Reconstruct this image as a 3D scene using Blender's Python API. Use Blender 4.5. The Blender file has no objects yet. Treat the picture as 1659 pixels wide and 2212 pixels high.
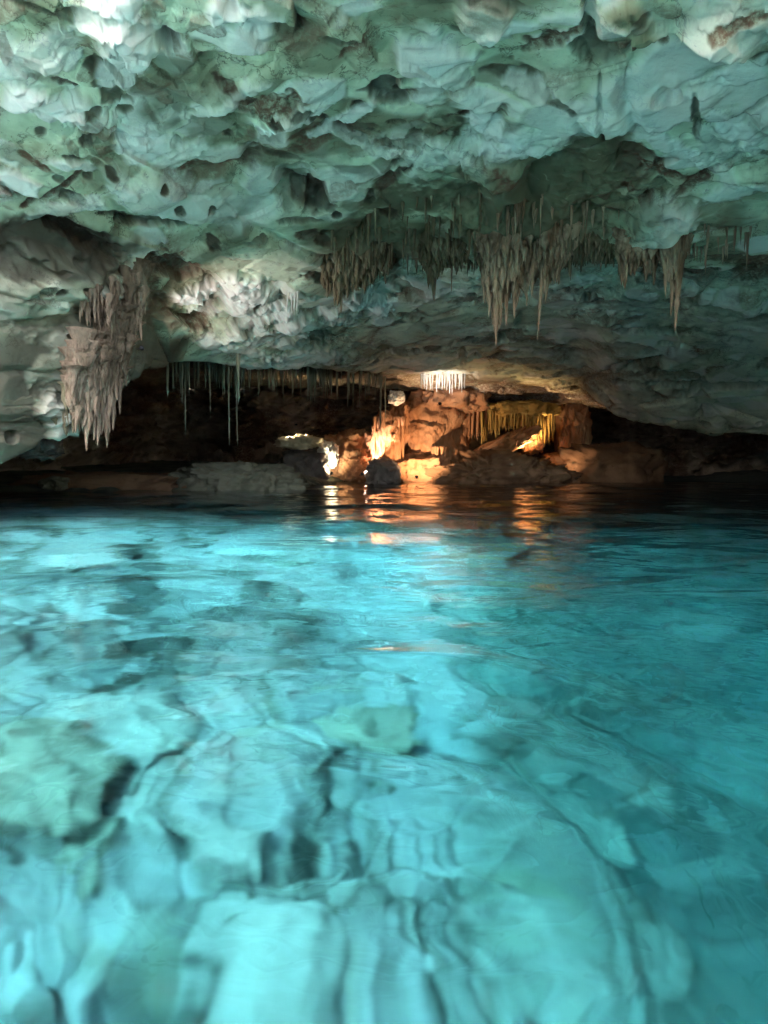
import bpy, math, random
import numpy as np
from mathutils import Vector
from mathutils.bvhtree import BVHTree

random.seed(7)
RNG = np.random.default_rng(11)
SC = bpy.context.scene
COL = SC.collection
R = math.radians

# ------------------------------------------------------------------ camera, sky, sun, exposure
CAM_Z = 0.45
PITCH = R(3.94)
FPX = 1495.0                      # focal length in the units of a 1659 x 2212 picture
cam_d = bpy.data.cameras.new('camera')
cam_d.sensor_fit = 'VERTICAL'
cam_d.sensor_height = 24.0
cam_d.lens = 24.0 * FPX / 2212.0
cam_d.clip_start = 0.02
cam_d.clip_end = 400.0
cam = bpy.data.objects.new('camera', cam_d)
cam.location = (0, 0, CAM_Z)
cam.rotation_euler = (R(90) - PITCH, 0, 0)
COL.objects.link(cam)
SC.camera = cam

SUN_EL, SUN_AZ = R(42), R(203)    # direction the light comes from, azimuth clockwise from +y
world = bpy.data.worlds.new('World')
SC.world = world
world.use_nodes = True
wn = world.node_tree
for n in list(wn.nodes):
    wn.nodes.remove(n)
sky = wn.nodes.new('ShaderNodeTexSky')
sky.sky_type = 'NISHITA'
sky.sun_disc = False
sky.sun_elevation = SUN_EL
sky.sun_rotation = SUN_AZ
sky.dust_density = 3.0
sky.air_density = 1.0
bg = wn.nodes.new('ShaderNodeBackground')
bg.inputs['Strength'].default_value = 0.15
wo = wn.nodes.new('ShaderNodeOutputWorld')
wn.links.new(sky.outputs[0], bg.inputs[0])
wn.links.new(bg.outputs[0], wo.inputs[0])

sun_d = bpy.data.lights.new('sun', 'SUN')
sun_d.energy = 4.6
sun_d.angle = R(14)
sun_d.color = (1.0, 0.95, 0.88)
sun = bpy.data.objects.new('sun', sun_d)
dirv = Vector((math.sin(SUN_AZ) * math.cos(SUN_EL), math.cos(SUN_AZ) * math.cos(SUN_EL), math.sin(SUN_EL)))
sun.rotation_euler = dirv.to_track_quat('Z', 'Y').to_euler()
sun.location = dirv * 60
COL.objects.link(sun)

SC.view_settings.view_transform = 'Standard'
SC.view_settings.look = 'None'
SC.view_settings.gamma = 1.0
SC.view_settings.exposure = 3.32
cy = SC.cycles
cy.use_denoising = True
cy.denoiser = 'OPENIMAGEDENOISE'
cy.denoising_input_passes = 'RGB_ALBEDO_NORMAL'
cy.max_bounces = 12
cy.diffuse_bounces = 5
cy.glossy_bounces = 6
cy.transmission_bounces = 10
cy.transparent_max_bounces = 12
cy.volume_bounces = 0
cy.sample_clamp_indirect = 12.0
cy.blur_glossy = 0.3
cy.caustics_reflective = False
cy.caustics_refractive = True
cy.use_adaptive_sampling = True
cy.adaptive_threshold = 0.02

# ------------------------------------------------------------------ helpers
CP, SP = math.cos(PITCH), math.sin(PITCH)

def P(X, Y, d):
    """The point at world depth d (metres ahead) seen at (X, Y) of a 1659 x 2212 picture."""
    u = (X - 829.5) / FPX
    v = (1106.0 - Y) / FPX
    s = d / (CP + v * SP)
    return (u * s, d, CAM_Z + (-SP + v * CP) * s)

def water_d(Y):
    v = (1106.0 - Y) / FPX
    return -CAM_Z / (-SP + v * CP) * (CP + v * SP)

def hash3(ix, iy, iz, seed):
    h = (ix.astype(np.int64) * 374761393 + iy.astype(np.int64) * 668265263 + iz.astype(np.int64) * 2147483647 + seed * 1274126177) & 0xffffffff
    h = ((h ^ (h >> 13)) * 1274126177) & 0xffffffff
    h = ((h ^ (h >> 16)) * 2246822519) & 0xffffffff
    h = (h ^ (h >> 15)) & 0xffffffff
    return h

def h01(ix, iy, iz, seed):
    return (hash3(ix, iy, iz, seed) & 0xffffff).astype(np.float32) / 16777215.0

def vnoise(p, seed=0):
    """value noise in [-1, 1]; p is (N, 3)"""
    f = np.floor(p)
    i = f.astype(np.int64)
    t = (p - f).astype(np.float32)
    t = t * t * t * (t * (t * 6 - 15) + 10)
    out = np.zeros(len(p), np.float32)
    for dx in (0, 1):
        wx = t[:, 0] if dx else 1 - t[:, 0]
        for dy in (0, 1):
            wy = t[:, 1] if dy else 1 - t[:, 1]
            for dz in (0, 1):
                wz = t[:, 2] if dz else 1 - t[:, 2]
                out += wx * wy * wz * h01(i[:, 0] + dx, i[:, 1] + dy, i[:, 2] + dz, seed)
    return out * 2 - 1

def fbm(p, octaves=4, seed=0, gain=0.5, lac=2.03):
    a, s, tot = 1.0, np.zeros(len(p), np.float32), 0.0
    q = np.asarray(p, np.float64).copy()
    for o in range(octaves):
        s += a * vnoise(q, seed + o * 17)
        tot += a
        a *= gain
        q = q * lac + 13.7
    return s / tot

def ridged(p, octaves=4, seed=0):
    a, s, tot = 1.0, np.zeros(len(p), np.float32), 0.0
    q = np.asarray(p, np.float64).copy()
    for o in range(octaves):
        s += a * (1 - 2 * np.abs(vnoise(q, seed + o * 31)))
        tot += a
        a *= 0.5
        q = q * 2.1 + 5.1
    return s / tot

def worley(p, seed=0):
    """F1, F2, a random value of the nearest cell, and the offset from its point tilted by a random vector"""
    f = np.floor(p)
    i = f.astype(np.int64)
    t = (p - f).astype(np.float32)
    n = len(p)
    F1 = np.full(n, 9.0, np.float32)
    F2 = np.full(n, 9.0, np.float32)
    val = np.zeros(n, np.float32)
    tilt = np.zeros(n, np.float32)
    for dx in (-1, 0, 1):
        for dy in (-1, 0, 1):
            for dz in (-1, 0, 1):
                h = hash3(i[:, 0] + dx, i[:, 1] + dy, i[:, 2] + dz, seed)
                jx = (h & 1023).astype(np.float32) / 1023
                jy = ((h >> 10) & 1023).astype(np.float32) / 1023
                jz = ((h >> 20) & 1023).astype(np.float32) / 1023
                ox, oy, oz = t[:, 0] - dx - jx, t[:, 1] - dy - jy, t[:, 2] - dz - jz
                d = ox * ox + oy * oy + oz * oz
                r1 = ((h >> 3) & 255).astype(np.float32) / 255
                r2 = ((h >> 7) & 255).astype(np.float32) / 127.5 - 1
                r3 = ((h >> 12) & 255).astype(np.float32) / 127.5 - 1
                r4 = ((h >> 17) & 255).astype(np.float32) / 127.5 - 1
                near = d < F1
                F2 = np.where(near, F1, np.minimum(F2, d))
                F1 = np.where(near, d, F1)
                val = np.where(near, r1, val)
                tilt = np.where(near, ox * r2 + oy * r3 + oz * r4, tilt)
    return np.sqrt(F1), np.sqrt(F2), val, tilt

def sstep(a, b, x):
    t = np.clip((x - a) / (b - a), 0, 1)
    return t * t * (3 - 2 * t)

def grid_mesh(name, V, attrs=None, mat=None, smooth=True, flip=False):
    """V is (nu, nv, 3); one object of quads"""
    nu, nv = V.shape[:2]
    me = bpy.data.meshes.new(name)
    me.vertices.add(nu * nv)
    me.vertices.foreach_set('co', np.ascontiguousarray(V, np.float32).ravel())
    idx = np.arange(nu * nv, dtype=np.int32).reshape(nu, nv)
    q = np.stack([idx[:-1, :-1], idx[1:, :-1], idx[1:, 1:], idx[:-1, 1:]], -1).reshape(-1, 4)
    if flip:
        q = q[:, ::-1]
    nf = len(q)
    me.loops.add(nf * 4)
    me.loops.foreach_set('vertex_index', np.ascontiguousarray(q).ravel())
    me.polygons.add(nf)
    me.polygons.foreach_set('loop_start', np.arange(nf, dtype=np.int32) * 4)
    me.polygons.foreach_set('use_smooth', np.full(nf, smooth))
    me.update(calc_edges=True)
    for k, a in (attrs or {}).items():
        at = me.attributes.new(k, 'FLOAT', 'POINT')
        at.data.foreach_set('value', np.ascontiguousarray(a, np.float32).ravel())
    o = bpy.data.objects.new(name, me)
    if mat:
        me.materials.append(mat)
    COL.objects.link(o)
    return o

def poly_mesh(name, verts, faces, mat=None, smooth=True, parent=None):
    me = bpy.data.meshes.new(name)
    me.from_pydata([tuple(v) for v in verts], [], faces)
    if smooth:
        me.polygons.foreach_set('use_smooth', np.full(len(me.polygons), True))
    me.update()
    o = bpy.data.objects.new(name, me)
    if mat:
        me.materials.append(mat)
    if parent:
        o.parent = parent
    COL.objects.link(o)
    return o

def tag(o, label=None, cat=None, group=None, kind=None):
    if label: o['label'] = label
    if cat: o['category'] = cat
    if group: o['group'] = group
    if kind: o['kind'] = kind
    return o

def grid_normals(V):
    du = np.gradient(V, axis=0)
    dv = np.gradient(V, axis=1)
    n = np.cross(du, dv)
    n /= np.linalg.norm(n, axis=-1, keepdims=True) + 1e-9
    return n

# ------------------------------------------------------------------ materials
def mat_new(name):
    m = bpy.data.materials.new(name)
    m.use_nodes = True
    nt = m.node_tree
    for n in list(nt.nodes):
        nt.nodes.remove(n)
    return m, nt

def rock_material(name, pale, mid, brown, dark, bump=0.35, scale=1.0, use_attr=True, rough=0.85, stretch=1.0, spec=0.25):
    m, nt = mat_new(name)
    N, L = nt.nodes, nt.links
    out = N.new('ShaderNodeOutputMaterial')
    pb = N.new('ShaderNodeBsdfPrincipled')
    pb.inputs['Roughness'].default_value = rough
    pb.inputs['Specular IOR Level'].default_value = spec
    L.new(pb.outputs[0], out.inputs[0])
    tc = N.new('ShaderNodeTexCoord')
    mp = N.new('ShaderNodeMapping')
    mp.inputs['Scale'].default_value = (scale, scale, scale * stretch)
    if use_attr:
        L.new(tc.outputs['Object'], mp.inputs[0])
    else:                                               # every stone gets its own patch of the pattern
        oi = N.new('ShaderNodeObjectInfo')
        sh_ = N.new('ShaderNodeVectorMath')
        L.new(tc.outputs['Object'], sh_.inputs[0])
        L.new(oi.outputs['Location'], sh_.inputs[1])
        L.new(sh_.outputs[0], mp.inputs[0])
    def noise(s, det=6, rough_=0.6, dist=0.0):
        n = N.new('ShaderNodeTexNoise')
        n.inputs['Scale'].default_value = s
        n.inputs['Detail'].default_value = det
        n.inputs['Roughness'].default_value = rough_
        n.inputs['Distortion'].default_value = dist
        L.new(mp.outputs[0], n.inputs['Vector'])
        return n
    def ramp(src, a, b):
        r = N.new('ShaderNodeMapRange')
        r.interpolation_type = 'SMOOTHSTEP'
        r.inputs['From Min'].default_value = a
        r.inputs['From Max'].default_value = b
        L.new(src, r.inputs['Value'])
        return r.outputs[0]
    def mix(f, a, b):
        x = N.new('ShaderNodeMix')
        x.data_type = 'RGBA'
        if isinstance(f, float): x.inputs[0].default_value = f
        else: L.new(f, x.inputs[0])
        for v, s in ((a, 6), (b, 7)):
            if isinstance(v, tuple): x.inputs[s].default_value = (*v, 1)
            else: L.new(v, x.inputs[s])
        return x.outputs[2]
    def mul(a, b, op='MULTIPLY'):
        x = N.new('ShaderNodeMath')
        x.operation = op
        for i, v in enumerate((a, b)):
            if isinstance(v, float): x.inputs[i].default_value = v
            else: L.new(v, x.inputs[i])
        x.use_clamp = True
        return x.outputs[0]
    n1 = noise(1.3, 5, 0.6, 0.6)
    n2 = noise(4.5, 6, 0.65, 0.8)
    n3 = noise(17, 6, 0.7, 0.2)
    col = mix(ramp(n1.outputs[0], 0.38, 0.62), pale, mid)
    col = mix(mul(ramp(n2.outputs[0], 0.56, 0.72), 0.55), col, brown)
    col = mix(mul(ramp(n3.outputs[0], 0.60, 0.75), 0.5), col, dark)
    if use_attr:
        v = N.new('ShaderNodeTexVoronoi')
        v.feature = 'DISTANCE_TO_EDGE'
        v.inputs['Scale'].default_value = 2.6
        dm = N.new('ShaderNodeVectorMath')
        dm.operation = 'MULTIPLY_ADD'
        L.new(n2.outputs['Color'], dm.inputs[0])
        dm.inputs[1].default_value = (0.5, 0.5, 0.5)
        L.new(mp.outputs[0], dm.inputs[2])
        L.new(dm.outputs[0], v.inputs['Vector'])
        crackf = mul(mul(ramp(v.outputs['Distance'], 0.035, 0.0), ramp(n1.outputs[0], 0.45, 0.6)), 0.75)
        col = mix(crackf, col, dark)
        v2 = N.new('ShaderNodeTexVoronoi')
        v2.inputs['Scale'].default_value = 16.0
        L.new(dm.outputs[0], v2.inputs['Vector'])
        col = mix(mul(mul(ramp(v2.outputs['Distance'], 0.30, 0.12), ramp(n2.outputs[0], 0.50, 0.62)), 0.7), col, dark)
        def att(k):
            a = N.new('ShaderNodeAttribute')
            a.attribute_name = k
            return a.outputs['Fac']
        w = ramp(n3.outputs[0], 0.25, 0.6)
        col = mix(mul(att('light'), 0.85), col, (0.92, 0.86, 0.82))
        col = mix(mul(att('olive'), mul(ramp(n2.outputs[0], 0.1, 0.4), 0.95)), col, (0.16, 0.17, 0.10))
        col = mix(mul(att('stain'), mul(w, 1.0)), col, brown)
        col = mix(mul(att('shade_stain'), 0.92), col, dark)
    L.new(col, pb.inputs['Base Color'])
    nb = noise(28, 8, 0.7)
    nb2 = noise(7, 6, 0.65)
    add = N.new('ShaderNodeMath')
    add.operation = 'MULTIPLY_ADD'
    L.new(nb2.outputs[0], add.inputs[0])
    add.inputs[1].default_value = 2.0
    L.new(nb.outputs[0], add.inputs[2])
    bp = N.new('ShaderNodeBump')
    bp.inputs['Strength'].default_value = bump
    bp.inputs['Distance'].default_value = 0.04
    L.new(add.outputs[0], bp.inputs['Height'])
    L.new(bp.outputs[0], pb.inputs['Normal'])
    return m

M_CEIL = rock_material('limestone_ceiling', (0.74, 0.76, 0.57), (0.52, 0.54, 0.37), (0.20, 0.115, 0.075), (0.045, 0.04, 0.03), bump=0.14)
M_WALL = rock_material('cave_wall_rock', (0.36, 0.28, 0.22), (0.25, 0.19, 0.145), (0.15, 0.075, 0.045), (0.04, 0.03, 0.022))
M_FLOOR = rock_material('pool_floor_rock', (0.215, 0.215, 0.20), (0.145, 0.15, 0.14), (0.15, 0.155, 0.10), (0.04, 0.048, 0.042), bump=0.12, scale=0.55)
M_BED = rock_material('submerged_rock_stone', (0.28, 0.28, 0.25), (0.18, 0.185, 0.16), (0.14, 0.14, 0.10), (0.10, 0.12, 0.10), use_attr=False, bump=0.5)
M_STAL = rock_material('stalactite_stone', (0.52, 0.37, 0.26), (0.28, 0.185, 0.12), (0.20, 0.115, 0.065), (0.09, 0.065, 0.045), use_attr=False, scale=2.2, stretch=0.35, bump=0.5)
M_DRAPE = rock_material('drapery_stone', (0.40, 0.29, 0.21), (0.20, 0.145, 0.10), (0.15, 0.09, 0.055), (0.06, 0.045, 0.035), use_attr=False, scale=2.2, stretch=0.35, bump=0.7)
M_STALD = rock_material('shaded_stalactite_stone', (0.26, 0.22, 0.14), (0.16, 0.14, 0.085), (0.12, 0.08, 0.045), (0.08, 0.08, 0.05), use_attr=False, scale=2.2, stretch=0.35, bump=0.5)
M_STRAW = rock_material('soda_straw_stone', (0.34, 0.35, 0.27), (0.24, 0.25, 0.18), (0.22, 0.20, 0.14), (0.10, 0.10, 0.07), use_attr=False, stretch=0.25)
M_WHITE = rock_material('white_calcite', (0.85, 0.83, 0.78), (0.76, 0.72, 0.66), (0.55, 0.45, 0.35), (0.35, 0.28, 0.2), use_attr=False, stretch=0.3)
M_GOLDW = rock_material('cream_calcite', (0.80, 0.68, 0.50), (0.70, 0.56, 0.38), (0.5, 0.34, 0.2), (0.3, 0.2, 0.12), use_attr=False)
M_FLOW = rock_material('orange_flowstone', (0.52, 0.29, 0.17), (0.40, 0.19, 0.09), (0.24, 0.10, 0.045), (0.16, 0.08, 0.04), use_attr=False, stretch=0.3, bump=0.6)
M_GOLD = rock_material('golden_flowstone', (0.50, 0.36, 0.12), (0.38, 0.24, 0.07), (0.22, 0.12, 0.04), (0.14, 0.08, 0.03), use_attr=False, stretch=0.3)
M_BOULD = rock_material('dark_boulder_stone', (0.20, 0.17, 0.15), (0.14, 0.12, 0.11), (0.08, 0.06, 0.05), (0.03, 0.03, 0.03), use_attr=False, rough=0.5)
M_BEDD = rock_material('algae_covered_stone', (0.19, 0.19, 0.145), (0.12, 0.13, 0.10), (0.10, 0.09, 0.055), (0.07, 0.08, 0.06), use_attr=False, bump=0.5)
M_BEDR = rock_material('shade_dark_stone', (0.12, 0.125, 0.10), (0.08, 0.085, 0.07), (0.06, 0.055, 0.035), (0.03, 0.035, 0.03), use_attr=False, bump=0.5)  # darker copy of the bed stone; right-hand shade put into its colour
M_HUMP = rock_material('brown_bank_stone', (0.22, 0.13, 0.075), (0.15, 0.085, 0.05), (0.10, 0.05, 0.03), (0.04, 0.03, 0.02), use_attr=False)
M_BANK = rock_material('bank_stone', (0.19, 0.19, 0.14), (0.14, 0.14, 0.10), (0.15, 0.11, 0.07), (0.07, 0.06, 0.04), use_attr=False)

def metal_mat():
    m, nt = mat_new('lamp_housing_metal')
    N, L = nt.nodes, nt.links
    out = N.new('ShaderNodeOutputMaterial')
    pb = N.new('ShaderNodeBsdfPrincipled')
    n = N.new('ShaderNodeTexNoise')
    n.inputs['Scale'].default_value = 30
    r = N.new('ShaderNodeMapRange')
    r.inputs['To Min'].default_value = 0.3
    r.inputs['To Max'].default_value = 0.6
    L.new(n.outputs[0], r.inputs[0])
    L.new(r.outputs[0], pb.inputs['Roughness'])
    pb.inputs['Base Color'].default_value = (0.04, 0.04, 0.045, 1)
    pb.inputs['Metallic'].default_value = 0.7
    L.new(pb.outputs[0], out.inputs[0])
    return m
M_METAL = metal_mat()
def lens_mat(col, s):
    m, nt = mat_new('lamp_glow')
    out = nt.nodes.new('ShaderNodeOutputMaterial')
    e = nt.nodes.new('ShaderNodeEmission')
    e.inputs[0].default_value = (*col, 1)
    e.inputs[1].default_value = s
    nt.links.new(e.outputs[0], out.inputs[0])
    return m

def water_mat():
    m, nt = mat_new('clear_turquoise_water')
    N, L = nt.nodes, nt.links
    out = N.new('ShaderNodeOutputMaterial')
    g = N.new('ShaderNodeMixShader')
    rf = N.new('ShaderNodeBsdfRefraction')
    rf.inputs['IOR'].default_value = 1.333
    rf.inputs['Roughness'].default_value = 0.105
    gl = N.new('ShaderNodeBsdfAnisotropic')
    gl.inputs['Roughness'].default_value = 0.0
    fr = N.new('ShaderNodeFresnel')
    fr.inputs['IOR'].default_value = 1.333
    L.new(fr.outputs[0], g.inputs[0])
    L.new(rf.outputs[0], g.inputs[1])
    L.new(gl.outputs[0], g.inputs[2])
    va = N.new('ShaderNodeVolumeAbsorption')
    va.inputs['Color'].default_value = (0.14, 0.785, 0.885, 1)
    va.inputs['Density'].default_value = 0.30
    tc = N.new('ShaderNodeTexCoord')
    n = N.new('ShaderNodeTexNoise')
    n.inputs['Scale'].default_value = 9.0
    n.inputs['Detail'].default_value = 2.0
    L.new(tc.outputs['Object'], n.inputs['Vector'])
    b = N.new('ShaderNodeBump')
    b.inputs['Strength'].default_value = 0.10
    b.inputs['Distance'].default_value = 0.02
    L.new(n.outputs[0], b.inputs['Height'])
    for nd in (rf, gl, fr):
        L.new(b.outputs[0], nd.inputs['Normal'])
    L.new(g.outputs[0], out.inputs[0])
    L.new(va.outputs[0], out.inputs['Volume'])
    return m
M_WATER = water_mat()

# ------------------------------------------------------------------ the ceiling
# columns of knots (depth, picture row) or (depth, None, height); the same knots in every column
CEIL = {
 -2600: [(3.1,None,3.6),(3.3,None,3.2),(3.4,None,2.8),(3.5,None,2.2),(3.6,None,1.8),(3.7,None,1.4),(3.8,None,0.8),(3.9,None,0.3),(4.0,None,-0.5),(4.4,None,-1),(12,None,-1),(27,None,-1)],
 -600: [(3.8,0),(4.2,150),(4.5,300),(4.8,450),(5.0,600),(5.1,750),(5.2,900),(5.3,1000),(5.4,None,-0.3),(5.8,None,-1),(12,None,-1),(27,None,-1)],
 0:    [(4.4,0),(4.9,150),(5.4,300),(5.8,450),(6.1,600),(6.3,720),(6.45,850),(6.6,940),(6.7,1003),(7.3,None,0.9),(12,None,1.5),(27,None,2.5)],
 150:  [(4.4,0),(5.0,150),(5.6,300),(6.2,450),(6.6,570),(6.8,680),(7.0,780),(7.1,870),(7.2,925),(7.9,None,1.4),(12,None,2.0),(27,None,2.6)],
 260:  [(4.4,0),(5.05,150),(5.8,300),(6.6,450),(7.1,560),(7.4,640),(7.6,700),(7.7,750),(7.8,800),(8.6,None,1.9),(12,None,2.3),(27,None,2.8)],
 400:  [(4.4,0),(5.1,150),(6.0,300),(7.1,450),(8.0,570),(8.6,620),(9.0,690),(9.4,740),(9.8,785),(10.6,None,2.3),(14,None,2.5),(27,None,2.8)],
 600:  [(4.4,0),(5.2,150),(6.2,300),(7.6,450),(8.8,580),(9.4,640),(10.2,700),(11.0,750),(12.0,795),(12.8,None,2.5),(16,None,2.6),(27,None,2.9)],
 830:  [(4.4,0),(5.3,150),(6.3,300),(7.9,450),(9.2,560),(10.4,620),(12.0,690),(14.0,750),(16.0,805),(17.2,822),(19,835),(27,None,3.2)],
 1050: [(4.4,0),(5.3,150),(6.4,300),(7.6,420),(8.6,520),(10.4,600),(12.5,680),(14.5,750),(16.5,805),(17.8,842),(19,876),(27,None,2.4)],
 1250: [(4.4,0),(5.3,150),(6.3,300),(7.5,410),(8.6,520),(10.4,590),(12.5,680),(15.0,760),(17.0,825),(17.8,850),(19,885),(27,None,2.2)],
 1330: [(4.4,0),(5.25,150),(6.2,300),(7.4,400),(8.4,530),(10.2,590),(12.2,690),(14.5,790),(16.6,905),(17.2,None,1.9),(19,None,2.0),(27,None,2.4)],
 1450: [(4.4,0),(5.2,150),(6.2,300),(7.2,400),(8.3,530),(10.0,590),(12.0,690),(14.2,800),(16.2,935),(16.8,None,1.9),(19,None,2.3),(27,None,2.8)],
 1659: [(4.3,0),(5.0,150),(6.0,300),(7.0,400),(8.2,530),(9.6,600),(11.5,700),(13.5,815),(15.5,952),(16.2,None,1.7),(19,None,2.0),(27,None,2.6)],
 2000: [(4.2,0),(4.8,150),(5.6,300),(6.6,400),(7.6,530),(8.8,620),(10.4,740),(12.0,850),(13.5,990),(14.0,None,0.6),(19,None,1.0),(27,None,2.0)],
 2600: [(4.0,0),(4.5,150),(5.0,300),(5.6,400),(6.2,530),(7.0,650),(7.8,800),(8.6,950),(9.2,None,-0.2),(9.6,None,-1),(12,None,-1),(27,None,-1)],
 4400: [(3.1,None,3.6),(3.3,None,3.2),(3.4,None,2.8),(3.5,None,2.2),(3.6,None,1.8),(3.7,None,1.4),(3.8,None,0.8),(3.9,None,0.3),(4.0,None,-0.5),(4.4,None,-1),(12,None,-1),(27,None,-1)],
}
RIM = [(2.3, 6.2), (2.5, 4.9), (3.1, 3.85)]          # the broken edge of the roof over the swimmer: depth, height

def blur_axis(A, axis, w):
    k = np.exp(-0.5 * (np.arange(-3 * w, 3 * w + 1) / w) ** 2)
    k /= k.sum()
    pad = [(0, 0)] * A.ndim
    pad[axis] = (3 * w, 3 * w)
    B = np.pad(A, pad, mode='reflect', reflect_type='odd')
    return np.apply_along_axis(lambda r: np.convolve(r, k, 'valid'), axis, B)

def build_ceiling():
    Xs = sorted(CEIL)
    K = []
    for X in Xs:
        u = (X - 829.5) / FPX
        pts = []
        for d, z in RIM:
            dd = d + 0.25 * math.sin(X * 0.006) - 3.2 * max(0.0, min(1.0, (X - 1000) / 1300.0))  # unseen rim drawn back over the right side to shade the pool
            pts.append((u * 3.6 * (0.8 + 0.06 * d), dd, z))
        for kn in CEIL[X]:
            if len(kn) == 3:
                pts.append((u * kn[0], kn[0], kn[2]))
            else:
                pts.append(P(X, kn[1], kn[0]))
        K.append(pts)
    K = np.array(K)                                     # columns, knots, 3
    nk = K.shape[1]
    # columns: dense inside the picture
    cu = np.concatenate([np.linspace(-2600, -260, 70, endpoint=False), np.linspace(-260, 1920, 860, endpoint=False), np.linspace(1920, 4400, 80)])
    # rows: samples per knot interval
    per = [20, 24, 34, 80, 90, 110, 110, 90, 90, 80, 80, 60, 30, 30]
    tv = np.concatenate([np.linspace(i, i + 1, per[i], endpoint=False) for i in range(nk - 1)] + [np.array([nk - 1.0])])
    A = np.empty((len(Xs), len(tv), 3))
    for c in range(len(Xs)):
        for j in range(3):
            A[c, :, j] = np.interp(tv, np.arange(nk), K[c, :, j])
    A = blur_axis(A, 1, 9)
    V = np.empty((len(cu), len(tv), 3))
    xs = np.array(Xs, float)
    pos = np.interp(cu, xs, np.arange(len(xs)))
    i0 = np.clip(np.floor(pos).astype(int), 0, len(xs) - 2)
    f = (pos - i0)
    f = f + (f * f * (3 - 2 * f) - f) * 0.35
    V = A[i0] * (1 - f)[:, None, None] + A[i0 + 1] * f[:, None, None]
    V = blur_axis(V, 0, 6)
    return cu, tv, V

cu, tv, V0 = build_ceiling()
NRM = grid_normals(V0)
if NRM[len(cu) // 2, 200, 2] > 0:
    NRM = -NRM                                          # pointing into the cave
sh = V0.shape[:2]
q = V0.reshape(-1, 3)
# picture position of each point of the undisplaced rock, used to set known ledges and hollows on it
yy = np.maximum(q[:, 1], 1.5)
vv = ((q[:, 2] - CAM_Z) / yy)
PV = (vv * CP + SP) / (CP - vv * SP)
PY = 1106.0 - PV * FPX
PX = 829.5 + (q[:, 0] / yy) * (CP + PV * SP) * FPX
FRONT = (np.repeat(tv[None, :], len(cu), 0).ravel() < 11.3)

wq = q + 0.13 * np.stack([fbm(q * 1.1 + 3, 3, 1), fbm(q * 1.1 + 9, 3, 2), fbm(q * 1.1 + 17, 3, 3)], -1)
lay = np.array([0.85, 0.95, 2.0])
F1, F2, val, tilt = worley(wq * lay * 0.95, 5)
e1 = sstep(0.0, 0.16, F2 - F1)
big = ((val - 0.5) * 0.36 + tilt * 0.30) * (0.35 + 0.65 * e1)
cr1 = 1 - sstep(0.0, 0.16, F2 - F1)
G1, G2, val2, tilt2 = worley(wq * lay * 2.6 + 31, 8)
e2 = sstep(0.0, 0.12, G2 - G1)
med = ((val2 - 0.5) * 0.10 + tilt2 * 0.11) * (0.3 + 0.7 * e2)
cr2 = 1 - sstep(0.0, 0.12, G2 - G1)
H1, H2, val3, tilt3 = worley((wq + 0.06 * np.stack([fbm(q * 5, 2, 41)] * 3, -1)) * lay * 6.5 + 57, 9)
sml = (val3 - 0.5) * 0.06 + tilt3 * 0.05
fine = fbm(q * 1.9, 6, 21, gain=0.42) * 0.06
mask_s = sstep(-0.02, 0.35, fbm(q * 0.9 + 50, 3, 77))          # where the rock is broken small
disp = big + med * (0.15 + 0.95 * mask_s) + sml * (0.06 + 1.25 * mask_s) + fine - 0.16 * cr1 * sstep(-0.1, 0.3, fbm(q * 0.8, 2, 91)) - 0.05 * cr2 * mask_s
disp *= np.interp(yy, [2, 4, 6, 9, 14, 20], [0.29, 0.30, 0.35, 0.42, 0.42, 0.45])
lip = np.repeat(np.interp(tv, [9.5, 11, 12.5], [1, 0.55, 1])[None, :], len(cu), 0).ravel()
disp *= lip
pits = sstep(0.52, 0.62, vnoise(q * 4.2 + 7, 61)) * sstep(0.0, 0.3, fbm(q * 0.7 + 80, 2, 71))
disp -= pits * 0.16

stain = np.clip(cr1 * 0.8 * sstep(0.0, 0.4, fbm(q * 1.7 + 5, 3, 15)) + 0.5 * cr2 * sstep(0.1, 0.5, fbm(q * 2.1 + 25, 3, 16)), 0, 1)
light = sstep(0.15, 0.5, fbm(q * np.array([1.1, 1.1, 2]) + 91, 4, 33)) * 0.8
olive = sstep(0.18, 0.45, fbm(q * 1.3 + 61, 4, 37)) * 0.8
shade_stain = pits * 0.6  # dark mask: pit and hollow shade put into the colour, plus dark stain
light = np.maximum(light, (val2 > 0.8) * 0.75 * e2)
olive = np.maximum(olive, (val2 < 0.16) * 0.6 * e2)
stain = np.maximum(stain, (val3 > 0.9) * 0.6 * mask_s)

def ell(X, Y, rx, ry, rot=0.0, soft=0.35, wob=0.25):
    c, s = math.cos(R(rot)), math.sin(R(rot))
    dx, dy = PX - X, PY - Y
    a = (dx * c - dy * s) / rx
    b = (dx * s + dy * c) / ry
    r = np.sqrt(a * a + b * b)
    near = r < 3
    if wob:
        w = np.zeros_like(r)
        w[near] = wob * 2 * fbm(q[near] * (1.6 / max(0.12, min(rx, ry) / 120)) + X, 3, int(X) % 97)
        r = r + w
    return (1 - sstep(1 - soft, 1 + soft, r)) * FRONT
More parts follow.
